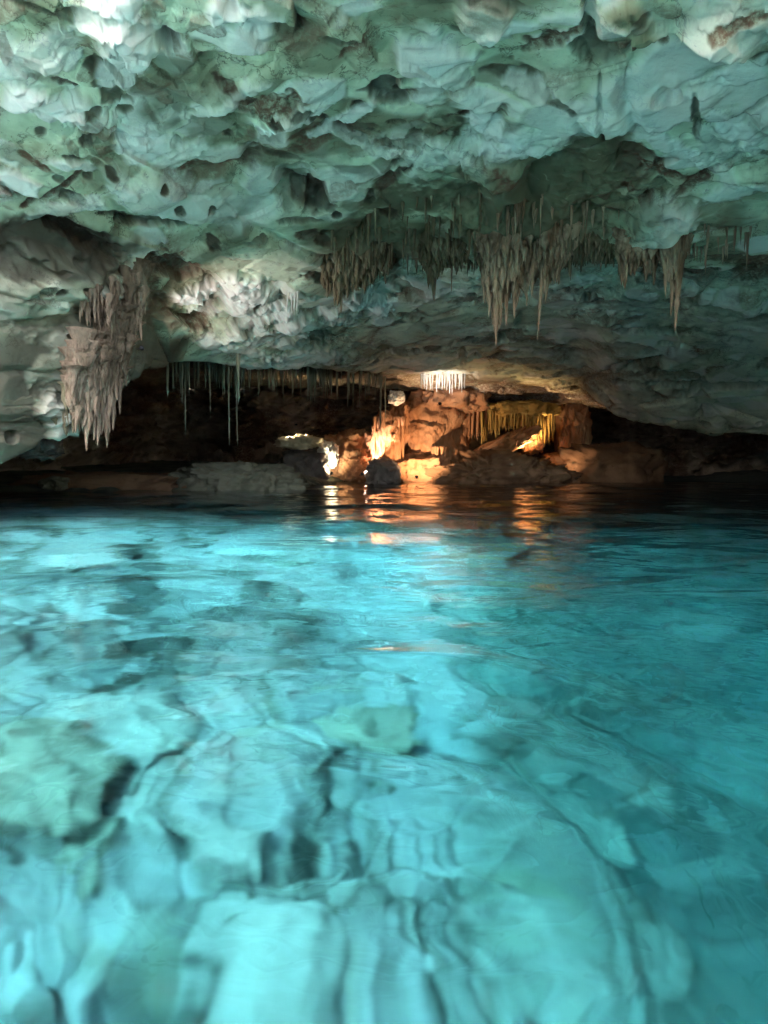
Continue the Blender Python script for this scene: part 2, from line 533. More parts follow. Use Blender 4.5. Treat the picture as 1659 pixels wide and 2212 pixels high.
# X, Y, radii, rotation, push (+ out, - in), stain, light, olive, soot
FEAT = [
 (270, 90, 62, 75, 0, 0.22, 0, 1, 0, 0), (250, 0, 45, 50, 0, 0.1, 0, 1, 0, 0), (490, 20, 45, 25, 0, 0.06, 0, 1, 0, 0),
 (90, 205, 85, 35, -20, 0.16, 0, 1, 0, 0), (180, 25, 50, 16, 0, -0.2, 0.5, 0, 0, 0.4), (235, 185, 20, 60, 35, -0.14, 0, 0, 0.8, 0.5),
 (200, 265, 26, 24, 0, -0.15, 0.8, 0, 0, 0.2), (580, 60, 60, 18, -20, -0.18, 0, 0, 0.4, 0.6), (570, 215, 70, 22, 8, -0.14, 1, 0, 0, 0.1),
 (640, 250, 60, 24, 10, 0.12, 0, 0.9, 0, 0), (690, 300, 60, 20, 25, -0.10, 1, 0, 0, 0.15), (590, 285, 22, 20, 0, -0.12, 0, 0, 0, 0.7),
 (545, 345, 26, 24, 0, -0.15, 0, 0, 0.6, 0.5), (635, 400, 42, 34, -25, -0.26, 0, 0, 0.2, 0.55), (682, 428, 24, 24, 0, -0.34, 0, 0, 0, 0.95),
 (645, 418, 20, 12, 0, -0.2, 0, 0, 0, 0.9), (640, 465, 40, 8, 0, -0.15, 0, 0, 0, 0.6), (330, 485, 75, 10, 4, -0.18, 0, 0, 0, 0.6),
 (840, 205, 36, 30, -40, -0.25, 0.3, 0, 0, 0.8), (930, 205, 80, 12, 8, -0.12, 1, 0, 0, 0.1), (930, 130, 75, 40, 0, 0.14, 0, 0.9, 0, 0),
 (1045, 40, 42, 42, 20, 0.15, 0.35, 0.5, 0, 0), (1175, 105, 62, 20, 20, -0.20, 1, 0, 0, 0.45), (1275, 40, 18, 60, 0, -0.3, 0, 0, 0.3, 0.75),
 (1295, 120, 50, 24, 0, -0.3, 0, 0, 0.5, 0.55), (1340, 60, 55, 50, 0, 0.12, 0, 0, 0.9, 0), (1350, 118, 50, 7, 15, -0.1, 0.5, 0, 0, 0.6),
 (1300, 240, 6, 80, 3, -0.12, 0, 0, 0.4, 0.8), (1450, 150, 170, 55, 25, 0.10, 0, 0.8, 0, 0), (1420, 230, 130, 40, 15, 0.14, 0, 0.9, 0, 0),
 (1505, 250, 9, 55, 0, -0.12, 0, 0, 0.5, 0.6), (1580, 60, 90, 60, 0, 0.05, 0, 0.6, 0, 0), (960, 300, 60, 55, 0, -0.05, 0, 0, 0.9, 0),
 (1065, 280, 14, 60, -25, -0.12, 0.5, 0, 0.4, 0.4), (1085, 345, 50, 30, -35, 0.14, 0, 1, 0, 0), (1170, 260, 120, 60, 20, 0.12, 0, 0.4, 0, 0),
 (1000, 350, 130, 30, 5, 0.12, 0, 0.6, 0, 0),
 (1180, 420, 200, 62, 3, -0.10, 0.1, 0, 1.0, 0.1), (1300, 335, 90, 36, 0, -0.10, 0.1, 0, 1.0, 0.25), (1360, 345, 40, 26, 0, -0.12, 0.2, 0, 0.7, 0.5),
 (900, 440, 120, 36, -8, -0.05, 0.1, 0, 1.0, 0.1), (790, 520, 90, 40, -10, -0.05, 0, 0, 1.0, 0.1),
 (1510, 385, 45, 10, 30, -0.12, 1, 0, 0, 0.4), (1395, 435, 16, 8, 20, -0.1, 0.8, 0, 0, 0.6), (1430, 470, 70, 42, 30, 0.16, 0, 0.95, 0, 0),
 (1620, 590, 50, 28, 0, -0.15, 0.9, 0, 0.4, 0.4), (1340, 620, 110, 26, 0, 0.04, 0, 0.2, 0, 0),
 (70, 525, 85, 46, -12, -0.15, 0, 0, 0.4, 0.92), (190, 522, 75, 22, -25, -0.35, 1, 0, 0, 0.7), (40, 575, 60, 26, 0, -0.2, 0.3, 0, 0, 0.95), (90, 850, 280, 200, 0, 0, 0, 0, 0.7, 0.85), (120, 530, 140, 62, -8, 0, 0, 0, 0.3, 0.95), (105, 790, 45, 26, 20, 0.04, 0, 0.45, 0, 0), (140, 735, 60, 24, 0, 0.04, 0, 0.4, 0, 0), (60, 650, 90, 50, 0, 0.05, 0, 0.35, 0, 0), (0, 720, 100, 120, 0, 0, 0, 0, 0.3, 0.55),  # hollow and left mass darkened in colour: shade, plus dark stain
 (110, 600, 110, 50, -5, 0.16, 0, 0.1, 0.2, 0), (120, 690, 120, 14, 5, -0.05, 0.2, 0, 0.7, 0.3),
 (240, 600, 45, 35, -50, -0.12, 0.6, 0, 0.5, 0.4), (260, 650, 30, 55, 10, 0.1, 0.7, 0.2, 0, 0), (310, 650, 38, 55, 0, -0.08, 0.7, 0, 0.2, 0.5),
 (390, 580, 70, 22, -8, -0.28, 0.9, 0, 0.3, 0.5), (460, 640, 26, 40, 5, -0.25, 0.3, 0, 0, 0.7), (530, 640, 60, 45, -30, 0.15, 0, 1, 0, 0),
 (420, 640, 50, 16, 0, 0.1, 0, 1, 0, 0), (430, 690, 34, 18, 0, -0.2, 0.9, 0, 0, 0.3), (600, 665, 12, 28, -35, -0.2, 0.4, 0, 0, 0.7),
 (560, 700, 80, 14, 12, 0.1, 0, 0.8, 0, 0), (690, 735, 30, 18, 0, -0.25, 0, 0, 0, 0.95), (660, 770, 80, 14, 0, 0.1, 0, 0.9, 0, 0),
 (800, 760, 40, 10, -20, -0.08, 0, 0, 0.9, 0.3), (780, 650, 60, 12, -18, 0.1, 0, 1, 0, 0), (640, 690, 40, 14, -10, 0.08, 0, 1, 0, 0), (880, 635, 40, 10, -20, -0.15, 0, 0, 0, 0.7),
 (1000, 775, 8, 20, 0, -0.1, 0, 0, 0, 0.8), (1250, 820, 100, 20, 0, 0.0, 0.6, 0, 0.3, 0), (1410, 800, 40, 10, -25, -0.15, 0.3, 0, 0, 0.7),
 (1500, 828, 160, 7, 0, -0.2, 0.2, 0, 0, 0.8), (1200, 760, 50, 10, 0, -0.08, 0, 0, 0.4, 0.4), (1450, 720, 60, 10, 5, -0.1, 0, 0, 0.8, 0.3),
 (40, 330, 40, 20, -20, 0.05, 0, 0.2, 0.5, 0), (30, 390, 50, 18, -25, 0.1, 0, 0.9, 0, 0), (120, 330, 60, 30, 0, 0.1, 0, 0, 0.1, 0),
 (350, 420, 120, 40, -15, 0.08, 0, 0.5, 0, 0), (60, 830, 60, 120, 0, 0.0, 0, 0, 0.6, 0.2), (110, 900, 26, 60, 30, 0.1, 0, 0.6, 0, 0),
]
frr = random.Random(42)
for i in range(75):                                     # small scattered pits, stains and pale chips; pit shade is in the colour
    X, Y = frr.uniform(60, 900), frr.uniform(230, 760)
    FEAT.append((X, Y, frr.uniform(8, 26), frr.uniform(5, 13), frr.uniform(-30, 10), -0.10, frr.choice((0, 0.4)), 0, 0.3, frr.uniform(0.5, 0.9)))
for i in range(45):
    X, Y = frr.uniform(880, 1750), frr.uniform(560, 860)
    FEAT.append((X, Y, frr.uniform(20, 60), frr.uniform(4, 9), frr.uniform(-8, 14), -0.08, frr.choice((0, 0.5)), 0, 0.4, frr.uniform(0.3, 0.7)))
for i in range(40):
    X, Y = frr.uniform(0, 1659), frr.uniform(0, 430)
    FEAT.append((X, Y, frr.uniform(20, 70), frr.uniform(5, 12), frr.uniform(-40, 40), -0.07, frr.choice((0.3, 1.0)), 0, 0.2, frr.choice((0.1, 0.6))))
for i in range(50):  # pale patches near the top, sky highlights put into the rock colour
    X, Y = frr.uniform(0, 1659), frr.uniform(0, 520)
    FEAT.append((X, Y, frr.uniform(25, 90), frr.uniform(12, 34), frr.uniform(-35, 35), 0.05, 0, frr.uniform(0.5, 1.0), 0, 0))
for i in range(24):  # pale patches painting the bright highlights of the left-centre ledge
    X, Y = frr.uniform(420, 920), frr.uniform(610, 790)
    FEAT.append((X, Y, frr.uniform(20, 60), frr.uniform(6, 14), frr.uniform(-25, 25), 0.05, 0, frr.uniform(0.6, 1.0), 0, 0))
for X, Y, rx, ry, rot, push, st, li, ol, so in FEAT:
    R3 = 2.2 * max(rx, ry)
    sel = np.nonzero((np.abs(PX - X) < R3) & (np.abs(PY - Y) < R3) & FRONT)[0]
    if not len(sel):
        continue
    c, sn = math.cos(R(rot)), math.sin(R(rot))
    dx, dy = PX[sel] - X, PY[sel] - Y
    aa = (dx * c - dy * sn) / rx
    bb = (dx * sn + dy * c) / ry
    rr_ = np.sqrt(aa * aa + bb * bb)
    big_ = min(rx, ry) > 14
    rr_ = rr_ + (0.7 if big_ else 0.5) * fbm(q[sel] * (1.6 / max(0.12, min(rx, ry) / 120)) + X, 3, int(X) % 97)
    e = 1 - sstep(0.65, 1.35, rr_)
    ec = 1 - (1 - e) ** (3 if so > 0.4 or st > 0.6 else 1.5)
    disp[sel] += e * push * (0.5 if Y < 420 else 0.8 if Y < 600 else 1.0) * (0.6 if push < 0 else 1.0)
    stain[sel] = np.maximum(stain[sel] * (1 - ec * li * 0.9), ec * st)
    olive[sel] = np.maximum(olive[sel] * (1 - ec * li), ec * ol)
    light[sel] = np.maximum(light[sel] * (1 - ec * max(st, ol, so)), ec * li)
    shade_stain[sel] = np.maximum(shade_stain[sel] * (1 - ec * li), ec * so)
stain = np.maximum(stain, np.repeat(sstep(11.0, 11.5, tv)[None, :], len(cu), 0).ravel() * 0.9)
shade_stain = np.maximum(shade_stain, np.repeat(sstep(11.2, 11.6, tv)[None, :], len(cu), 0).ravel() * 0.75 * (PX < 860))  # shade of the hollow painted on its roof against lamp spill
# rear roof: smooth pale slab, its colour lightened in place of pool light
slab = sstep(9.3, 10.2, q[:, 1]) * FRONT * sstep(0.38, 0.28, np.abs(q[:, 0] / yy - 0.16) * 0.6)
olive *= 1 - 0.7 * slab
shade_stain *= 1 - 0.45 * slab
light = np.maximum(light, slab * (0.22 + 0.5 * fbm(q * np.array([0.6, 1.2, 2]) + 8, 4, 66)))
# the left mass hangs as dripping flowstone: vertical flutes
drape = ell(215, 800, 75, 150, 0, 0.4, 0.15)
flute = ridged(q * np.array([9.0, 9.0, 1.4]), 3, 201)
disp += drape * (0.10 + 0.09 * flute)
stain = np.maximum(stain, drape * 0.25)
olive *= (1 - drape)
boss = ell(1130, 505, 150, 55, 0, 0.5)
disp += boss * 0.16
for args in ((1150, 450, 230, 95), (820, 520, 160, 60), (1290, 370, 110, 50)):
    olive = np.maximum(olive, ell(*args, 0, 0.4, 0.3))
    light *= 1 - ell(*args, 0, 0.4, 0.3)
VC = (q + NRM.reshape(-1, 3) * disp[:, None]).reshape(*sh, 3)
ceiling = grid_mesh('cave_ceiling', VC, dict(stain=stain, light=light, olive=olive, shade_stain=shade_stain), M_CEIL)
tag(ceiling, 'pale broken limestone ceiling stained brown and olive over the pool', kind='structure')
idx = np.arange(sh[0] * sh[1]).reshape(sh)[::2, ::2]
vb = VC[::2, ::2].reshape(-1, 3)
idb = np.arange(len(vb)).reshape(idx.shape)
qb = np.stack([idb[:-1, :-1], idb[1:, :-1], idb[1:, 1:], idb[:-1, 1:]], -1).reshape(-1, 4)
BV = BVHTree.FromPolygons([tuple(v) for v in vb.tolist()], qb.tolist())

def roof(x, y, z0=0.3, default=3.0):
    """height of the rock above the point"""
    h = BV.ray_cast(Vector((x, y, z0)), Vector((0, 0, 1)), 8.0)
    return h[0].z if h[0] is not None else default

# ------------------------------------------------------------------ back wall
def build_wall():
    # columns: knots from the foot to the top: (depth, row)
    W = {
     -1500: [(8, -2.0), (8, 0.0), (8.2, 1.0), (8.4, 4.5)],
     -300: [(11, -2.0), (11, 0.0), (11.3, 1.0), (12, 4.5)],
     0:   [(15, -2.0), (15, 0.0), (15.5, 1.0), (16, 4.5)],
     400: [(20, -2.0), (20, 0.1), (20.8, 1.0), (21, 4.5)],
     640: [(20, -2.0), (20, 0.2), (21, 1.0), (20.5, 4.5)],
     830: [(20, -2.0), (20, 0.3), (20.6, 1.2), (20, 4.5)],
     1050: [(21, -2.0), (21, 0.3), (21.5, 1.2), (21, 4.5)],
     1300: [(20.5, -2.0), (20.5, 0.3), (20.4, 1.2), (19.8, 4.5)],
     1659: [(19, -2.0), (19, 0.3), (18.6, 1.2), (18, 4.5)],
     2200: [(15, -2.0), (15, 0.3), (14.5, 1.2), (14, 4.5)],
     3600: [(8, -2.0), (8, 0.3), (8, 1.2), (8, 4.5)],
    }
    Xs = np.array(sorted(W), float)
    nk = 4
    K = np.array([[((X - 829.5) / FPX * d, d, z) for d, z in W[int(X)]] for X in Xs])
    cuw = np.concatenate([np.linspace(-1500, -50, 60, endpoint=False), np.linspace(-50, 1700, 460, endpoint=False), np.linspace(1700, 3600, 60)])
    tw = np.concatenate([np.linspace(0, 1, 20, endpoint=False), np.linspace(1, 2, 70, endpoint=False), np.linspace(2, 3, 110)])
    A = np.stack([np.stack([np.interp(tw, np.arange(nk), K[c, :, j]) for j in range(3)], -1) for c in range(len(Xs))])
    V = np.stack([np.stack([np.interp(cuw, Xs, A[:, t, j]) for j in range(3)], -1) for t in range(len(tw))], 1)
    V = blur_axis(V, 0, 5)
    n = grid_normals(V)
    if n[len(cuw) // 2, 50, 1] > 0:
        n = -n
    p = V.reshape(-1, 3)
    a, b, va, ti = worley(p * np.array([0.9, 0.9, 2.6]), 105)
    a2, b2, va2, ti2 = worley(p * np.array([2.4, 2.4, 6]), 106)
    dd = (va - 0.5) * 0.8 + ti * 0.4 + (va2 - 0.5) * 0.3 + fbm(p * 2.5, 5, 108) * 0.25
    V2 = (p + n.reshape(-1, 3) * dd[:, None]).reshape(V.shape)
    z = np.zeros(len(p))
    st = sstep(-0.1, 0.4, fbm(p * 1.2, 4, 110))
    o = grid_mesh('cave_wall', V2, dict(stain=st, light=z, olive=z, shade_stain=0.6 * sstep(0.1, 0.4, fbm(p * 0.8, 4, 111))), M_WALL)
    tag(o, 'dark brown rock wall at the back of the cave', kind='structure')
build_wall()

def build_far_side():
    """unseen rock added behind the swimmer to block low sky light"""
    t = np.linspace(0, 1, 160)
    zz = np.linspace(-1.5, 6.5, 90)
    ang = np.interp(t, [0, 1], [R(-12), R(192)])
    V = np.zeros((len(t), len(zz), 3))
    for j, z in enumerate(zz):
        rr = 12.5 + 0.25 * math.sin(z) + 0.35 * max(z, 0)
        V[:, j] = np.stack([rr * np.cos(ang) * 1.05, -2.0 - rr * np.sin(ang) * 0.95, np.full(len(t), z) * (0.9 + 0.15 * np.sin(ang * 5))], -1)
    n = grid_normals(V)
    p = V.reshape(-1, 3)
    a, b, va, ti = worley(p * np.array([0.5, 0.5, 1.2]), 131)
    dd = (va - 0.5) * 1.2 + ti * 0.6 + fbm(p * 1.5, 4, 133) * 0.5
    V2 = (p + n.reshape(-1, 3) * dd[:, None]).reshape(V.shape)
    z0 = np.zeros(len(p))
    o = grid_mesh('sky_block_rim', V2, dict(stain=sstep(0.1, 0.4, fbm(p, 3, 135)), light=z0, olive=sstep(0.0, 0.3, fbm(p * 0.7, 3, 136)), shade_stain=z0), M_CEIL)
    tag(o, 'unseen rock rim added behind the swimmer to block low sky light', kind='structure')
build_far_side()

# ------------------------------------------------------------------ pool floor with its banks
def floor_z(x, y):
    """smooth part of the floor, arrays"""
    az = x / np.maximum(y, 0.5)
    base = -3.3 - 0.22 * x - 0.35 * np.clip(x - 0.1, 0, 2.2) + 2.3 * sstep(0, 1, (1.7 - y) / 2.2)  # unseen floor behind the swimmer raised to bounce light onto the roof
    base = np.where(y > 7, base - 0.04 * (y - 7), base)
    base = np.clip(base, -6.0, -1.0)
    # shoreline distance by azimuth
    sd = np.interp(az, [-1.2, -0.56, -0.3, -0.12, -0.06, 0.08, 0.3, 0.6, 1.2], [8, 11.4, 12.0, 13.4, 18.0, 19.5, 19.8, 18, 13])
    rise = sstep(0, 1, 1 - (sd + 0.0 - y) / 4.5)
    z = base * (1 - rise) + rise * 0.06
    over = np.clip(y - sd, 0, 30)
    z = z + over * 0.06
    # pool wall behind the swimmer and to the sides
    side = sstep(0, 1, (np.abs(x + 0.5) - 8.5) / 3.0)
    z = z * (1 - side) + side * 0.3
    back = sstep(0, 1, (-8.0 - y) / 4.0)
    z = z * (1 - back) + back * 0.7
    return z

fx = np.concatenate([np.linspace(-15, -4.2, 110, endpoint=False), np.linspace(-4.2, 4.6, 720, endpoint=False), np.linspace(4.6, 15, 110)])
fy = np.concatenate([np.linspace(-13, 1.2, 90, endpoint=False), np.linspace(1.2, 8.5, 600, endpoint=False), np.linspace(8.5, 25, 330)])
GX, GY = np.meshgrid(fx, fy, indexing='ij')
fz = floor_z(GX, GY)
p = np.stack([GX.ravel(), GY.ravel(), fz.ravel()], -1)
pw = p + 0.35 * np.stack([fbm(p * 0.9 + 2, 3, 301), fbm(p * 0.9 + 6, 3, 302), np.zeros(len(p))], -1)
a, b, va, ti = worley(pw * np.array([1.25, 1.25, 1.0]), 305)
a2, b2, va2, ti2 = worley(pw * 3.1 + 9, 306)
fd = (va - 0.5) * 0.55 + ti * 0.35 + (va2 - 0.5) * 0.16 + ti2 * 0.14 + fbm(p * 1.2, 5, 308, gain=0.42) * 0.42
crk = (1 - sstep(0.0, 0.16, b - a)) * sstep(-0.1, 0.25, fbm(p * 0.7, 2, 309))
crk2 = (1 - sstep(0.0, 0.10, b2 - a2)) * sstep(0.05, 0.3, fbm(p * 0.9 + 40, 2, 310))
fd = fd - 0.10 * crk - 0.05 * crk2
hole = sstep(0.46, 0.62, vnoise(pw * 3.6 + 3, 311)) * sstep(-0.05, 0.2, fbm(p * 0.8 + 9, 2, 312))
fd -= hole * 0.25
rub = sstep(-0.10, 0.2, fbm(p * np.array([0.7, 1.0, 1]) + 120, 3, 321))   # bands of broken rubble
a3, b3, va3, ti3 = worley(pw * np.array([5.5, 5.5, 3.0]) + 4, 322)
fd += rub * ((va3 - 0.5) * 0.22 + ti3 * 0.20)
damp = (1 - sstep(-1.2, -0.1, p[:, 2]) * 0.8) * 0.48
fzz = p[:, 2] + fd * damp
dry = sstep(-0.35, 0.0, p[:, 2])
FV = np.stack([GX, GY, fzz.reshape(GX.shape)], -1)
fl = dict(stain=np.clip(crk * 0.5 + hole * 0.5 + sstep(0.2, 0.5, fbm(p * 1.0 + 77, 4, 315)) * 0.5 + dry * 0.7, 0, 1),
          light=np.maximum(sstep(0.1, 0.6, fbm(p * 0.8 + 30, 4, 316)) * 0.35 * sstep(1.5, -2.0, p[:, 0]), np.maximum(sstep(2.3, 1.2, p[:, 1]), sstep(4.8, 6.5, p[:, 1] + 0.6 * fbm(p * 0.8 + 3, 3, 331)) * sstep(9.3, 7.6, p[:, 1]) * sstep(3.0, 1.0, p[:, 0]) * 0.42)) * (1 - dry), olive=np.clip(sstep(0.1, 0.5, fbm(p * 1.2 + 50, 4, 317)) * 0.5 + sstep(0.2, 2.2, p[:, 0] + 0.8 * fbm(p * 0.8, 3, 318)) * 0.8 + dry * 0.85, 0, 1), shade_stain=np.clip(crk * 0.5 + hole * 0.6 + crk2 * 0.4 + dry * 0.35 + rub * sstep(0.75, 0.95, va3) * 0.6 + 0.92 * sstep(0.1, 2.2, p[:, 0] + 0.5 * fbm(p * 0.9, 3, 319)), 0, 1))  # shade at right, luminous band and bounce put into the floor colour
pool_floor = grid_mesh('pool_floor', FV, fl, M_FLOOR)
tag(pool_floor, 'pale rocky pool floor and low banks under the clear water', kind='structure')
fzg = FV[:, :, 2]
def floor_at(x, y):
    i = int(np.clip(np.searchsorted(fx, x), 1, len(fx) - 1))
    j = int(np.clip(np.searchsorted(fy, y), 1, len(fy) - 1))
    return float(fzg[i, j])

# ------------------------------------------------------------------ water: a closed body with a rippled top
def build_water():
    wx = np.concatenate([np.linspace(-13.5, -3.5, 120, endpoint=False), np.linspace(-3.5, 3.5, 420, endpoint=False), np.linspace(3.5, 13.5, 120)])
    wy = np.concatenate([np.linspace(-11.5, 0, 60, endpoint=False), 0.0 + 22.0 * np.linspace(0, 1, 640) ** 2.0])
    X, Y = np.meshgrid(wx, wy, indexing='ij')
    pts = np.stack([X.ravel(), Y.ravel(), np.zeros(X.size)], -1)
    fade = np.interp(pts[:, 1], [-12, 0, 4, 9, 14, 22], [0.6, 1, 1.0, 1.25, 1.3, 1.1])
    wr = pts + 0.25 * np.stack([fbm(pts * 1.1, 2, 401), fbm(pts * 1.1 + 7, 2, 402), np.zeros(len(pts))], -1)
    h = 0.026 * fbm(wr * np.array([0.9, 1.3, 1]), 2, 403)
    h += 0.0028 * fbm(wr * np.array([3.0, 4.2, 1]) + 5, 2, 404)
    h += 0.0008 * vnoise(wr * np.array([11.0, 14.0, 1]) + 15, 405)
    # rings spreading from the swimmer
    r = np.hypot(pts[:, 0] + 0.1, pts[:, 1] - 0.75)
    h += 0.0030 * np.sin(r * 17.0 + 1.3 * fbm(pts * 1.5, 2, 406) * 3) * np.exp(-((r - 0.3) / 1.1) ** 2) * sstep(0.0, 0.3, r)
    top = np.stack([X, Y, (h * fade).reshape(X.shape)], -1)
    n0, n1 = X.shape
    me = bpy.data.meshes.new('water')
    idx = np.arange(n0 * n1).reshape(n0, n1)
    vt = top.reshape(-1, 3)
    ring = np.concatenate([idx[:, 0], idx[-1, 1:], idx[-2::-1, -1], idx[0, -2:0:-1]])
    bot = vt[ring].copy()
    bot[:, 2] = -8.0
    nv = len(vt)
    verts = np.concatenate([vt, bot])
    nr = len(ring)
    quads = np.stack([idx[:-1, :-1], idx[1:, :-1], idx[1:, 1:], idx[:-1, 1:]], -1).reshape(-1, 4)
    k = np.arange(nr)
    sides = np.stack([ring[k], nv + k, nv + (k + 1) % nr, ring[(k + 1) % nr]], -1)
    faces = quads.tolist() + sides.tolist() + [list(range(nv + nr - 1, nv - 1, -1))]
    me.from_pydata(verts.tolist(), [], faces)
    sm = np.zeros(len(faces), bool)
    sm[:len(quads)] = True
    me.polygons.foreach_set('use_smooth', sm)
    me.materials.append(M_WATER)
    me.update()
    o = bpy.data.objects.new('water', me)
    COL.objects.link(o)
    tag(o, 'clear turquoise pool water with soft ripples', kind='structure')
build_water()

# ------------------------------------------------------------------ stalactites
def blob_cone(L, r, seed, sides=9, rings=9, bend=0.06, knob=0.22, power=0.85, spindle=False):
    """a tapering drip of stone: verts and faces hanging from the origin"""
    rn = random.Random(seed)
    bx, by = rn.uniform(-bend, bend) * L, rn.uniform(-bend, bend) * L
    ph = rn.uniform(0, 6.28)
    vs, fs = [], []
    for k in range(rings + 1):
        t = k / rings
        rad = r * ((1 - t) ** power * 0.9 + 0.10) * (1 + knob * math.sin(t * rn.uniform(9, 11) + ph) * (0.4 + 0.6 * rn.random()))
        if k == 0:
            rad *= 0.25 if spindle else 1.25
        elif spindle and k <= 2:
            rad *= 0.45 + 0.22 * k
        cx = bx * t * t + 0.15 * r * math.sin(5 * t + ph)
        cy_ = by * t * t + 0.15 * r * math.cos(4 * t + ph)
        for m in range(sides):
            a = 2 * math.pi * m / sides
            rr = rad * (1 + 0.16 * math.sin(3 * a + ph + t) + rn.uniform(-0.10, 0.10))
            vs.append((cx + rr * math.cos(a), cy_ + rr * math.sin(a), -t * L))
    vs.append((bx, by, -L - r * 0.12))
    for k in range(rings):
        for m in range(sides):
            m2 = (m + 1) % sides
            fs.append((k * sides + m, (k + 1) * sides + m, (k + 1) * sides + m2, k * sides + m2))
    tip = len(vs) - 1
    for m in range(sides):
        fs.append((rings * sides + m, tip, rings * sides + (m + 1) % sides))
    vs.append((0, 0, 0.02))
    for m in range(sides):
        fs.append((m, (m + 1) % sides, len(vs) - 1))
    return vs, fs

def Xd(X, d, Y=560):
    q_ = P(X, Y, d)
    return q_[0], q_[1]

count = [0]
def stalactite(X, Ytip, d, r, mat, name, label, group, maxL=9, minL=0.10, rings=9, sides=9, cat='stalactite', bend=0.05, power=0.85):
    count[0] += 1
    x, y, z = P(X, Ytip, d)
    top = roof(x, y, z0=min(z, 1.6) if z > 0.1 else 0.1)
    L = top - z
    if L < minL:
        L = minL
    L = min(L, maxL)
    emb = 0.06 + r
    vs, fs = blob_cone(L + emb, r, count[0], sides, rings, bend, power=power)
    o = poly_mesh(name, vs, fs, mat)
    o.location = (x, y, top + emb)
    tag(o, label, cat, group)
    return o

def cluster(name, label, tips, mat, spread, n, d, Xc, W, seed, ytop=None, part='drip_fold', group=None, slope=0.0, rr=(0.03, 0.07)):
    """one fused hanging mass: a body of grown-together drips and its longest points as parts.
    tips: (X, Y) polyline of the lower outline in the picture at depth d"""
    rn = random.Random(seed)
    tips = sorted(tips)
    tx = [t[0] for t in tips]
    ty = [t[1] for t in tips]
    x0, y0, _ = P(Xc, 600, d)
    zt = roof(x0, y0, z0=1.3) if ytop is None else P(Xc, float(np.interp(Xc, *ytop)), d)[2]
    root = bpy.data.objects.new(name, None)
    root.location = (x0, y0, zt)
    COL.objects.link(root)
    tag(root, label, 'stalactite', group)
    V, F = [], []
    cap = 1e9
    for i in range(n):
        X = rn.uniform(tx[0], tx[-1])
        Y = np.interp(X, tx, ty)
        dj_ = rn.uniform(-1, 1)
        dd = d + slope * (X - Xc) + dj_ * spread
        short = 1 - 0.7 * abs(dj_)
        if ytop is not None:
            cap = P(X, np.interp(X, *ytop), dd)[2]
        px, py, pz = P(X, Y, dd)
        top = roof(px, py, z0=min(1.3, pz))
        top = min(top, cap + rn.uniform(-0.28, 0.08), zt + 0.8)
        H = (top - pz) * max(0.2, short)
        if H < 0.08:
            continue
        core = i < n * 0.35
        if core:                                        # thick drips that carry the others
            L, r, z1 = H * rn.uniform(0.4, 0.85), rn.uniform(rr[0], rr[1]) * rn.uniform(1.5, 3.0) * (0.6 + 0.6 * H), top
        else:                                           # slim points starting part way down
            lo = top - H * rn.uniform(0.35, 1.0)
            L = min(H * rn.uniform(0.10, 0.42), top - lo)
            L = max(L, 0.08)
            z1, r = lo + L, rn.uniform(rr[0], rr[1]) * rn.uniform(0.35, 1.0)
        vs, fs = blob_cone(L + 0.1, r, seed * 100 + i, 9, 12, 0.07, 0.30, 0.8, spindle=not core)
        b = len(V)
        V += [(v[0] + px - x0, v[1] + py - y0, v[2] + z1 + 0.08 - zt) for v in vs]
        F += [tuple(b + j for j in f) for f in fs]
    o = poly_mesh('fused_body', V, F, mat, parent=root)
    for k, (X, Y) in enumerate(tips):
        if k in (0, len(tips) - 1):
            continue
        px, py, pz = P(X, Y, d + slope * (X - Xc))
        top = min(roof(px, py, z0=min(1.3, pz)), cap, zt + 0.3)
        L = min(top - pz, 0.75)
        top = pz + L
        if L < 0.15:
            continue
        vs, fs = blob_cone(L + 0.1, rr[1] * 0.95, seed * 77 + k, 11, 14, 0.03, 0.3, 0.75)
        t = poly_mesh(part, vs, fs, mat, parent=root)
        t.location = (px - x0, py - y0, top + 0.08 - zt)
    return root

# the big hanging masses
cluster('stalactite_cluster', 'largest hanging mass of fused brown stalactites right of centre, ending in a low pale point',
        [(1030, 560), (1048, 650), (1070, 742), (1092, 700), (1112, 682), (1135, 655), (1152, 640), (1180, 650), (1205, 610), (1240, 560)], M_STAL, 0.42, 420, 8.6, 1120, 0, 31, rr=(0.03, 0.06))
cluster('stalactite_cluster', 'slim cluster of fused stalactites with a single long spike, right of the largest mass',
        [(1425, 560), (1437, 640), (1450, 680), (1460, 712), (1470, 640), (1482, 560)], M_STAL, 0.18, 120, 8.2, 1458, 0, 32, rr=(0.022, 0.045))
cluster('stalactite_cluster', 'stubby lumpy cluster of grey stalactites under the pale block at the right',
        [(1328, 540), (1340, 612), (1352, 622), (1372, 590), (1395, 606), (1412, 612), (1428, 560)], M_STAL, 0.25, 150, 8.3, 1375, 0, 33, rr=(0.026, 0.055))
cluster('stalactite_cluster', 'wide drooping clump of dark olive stalactites at the left end of the fringe',
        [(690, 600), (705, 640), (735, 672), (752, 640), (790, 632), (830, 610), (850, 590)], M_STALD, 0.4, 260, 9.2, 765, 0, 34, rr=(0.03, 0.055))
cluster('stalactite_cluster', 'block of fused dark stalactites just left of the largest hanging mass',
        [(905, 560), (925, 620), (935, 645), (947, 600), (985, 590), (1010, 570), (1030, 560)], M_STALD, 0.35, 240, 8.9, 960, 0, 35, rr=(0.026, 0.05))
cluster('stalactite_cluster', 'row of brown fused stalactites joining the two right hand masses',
        [(1215, 560), (1230, 602), (1255, 585), (1285, 570), (1310, 575), (1330, 560)], M_STALD, 0.35, 200, 8.6, 1270, 0, 36, rr=(0.024, 0.045))

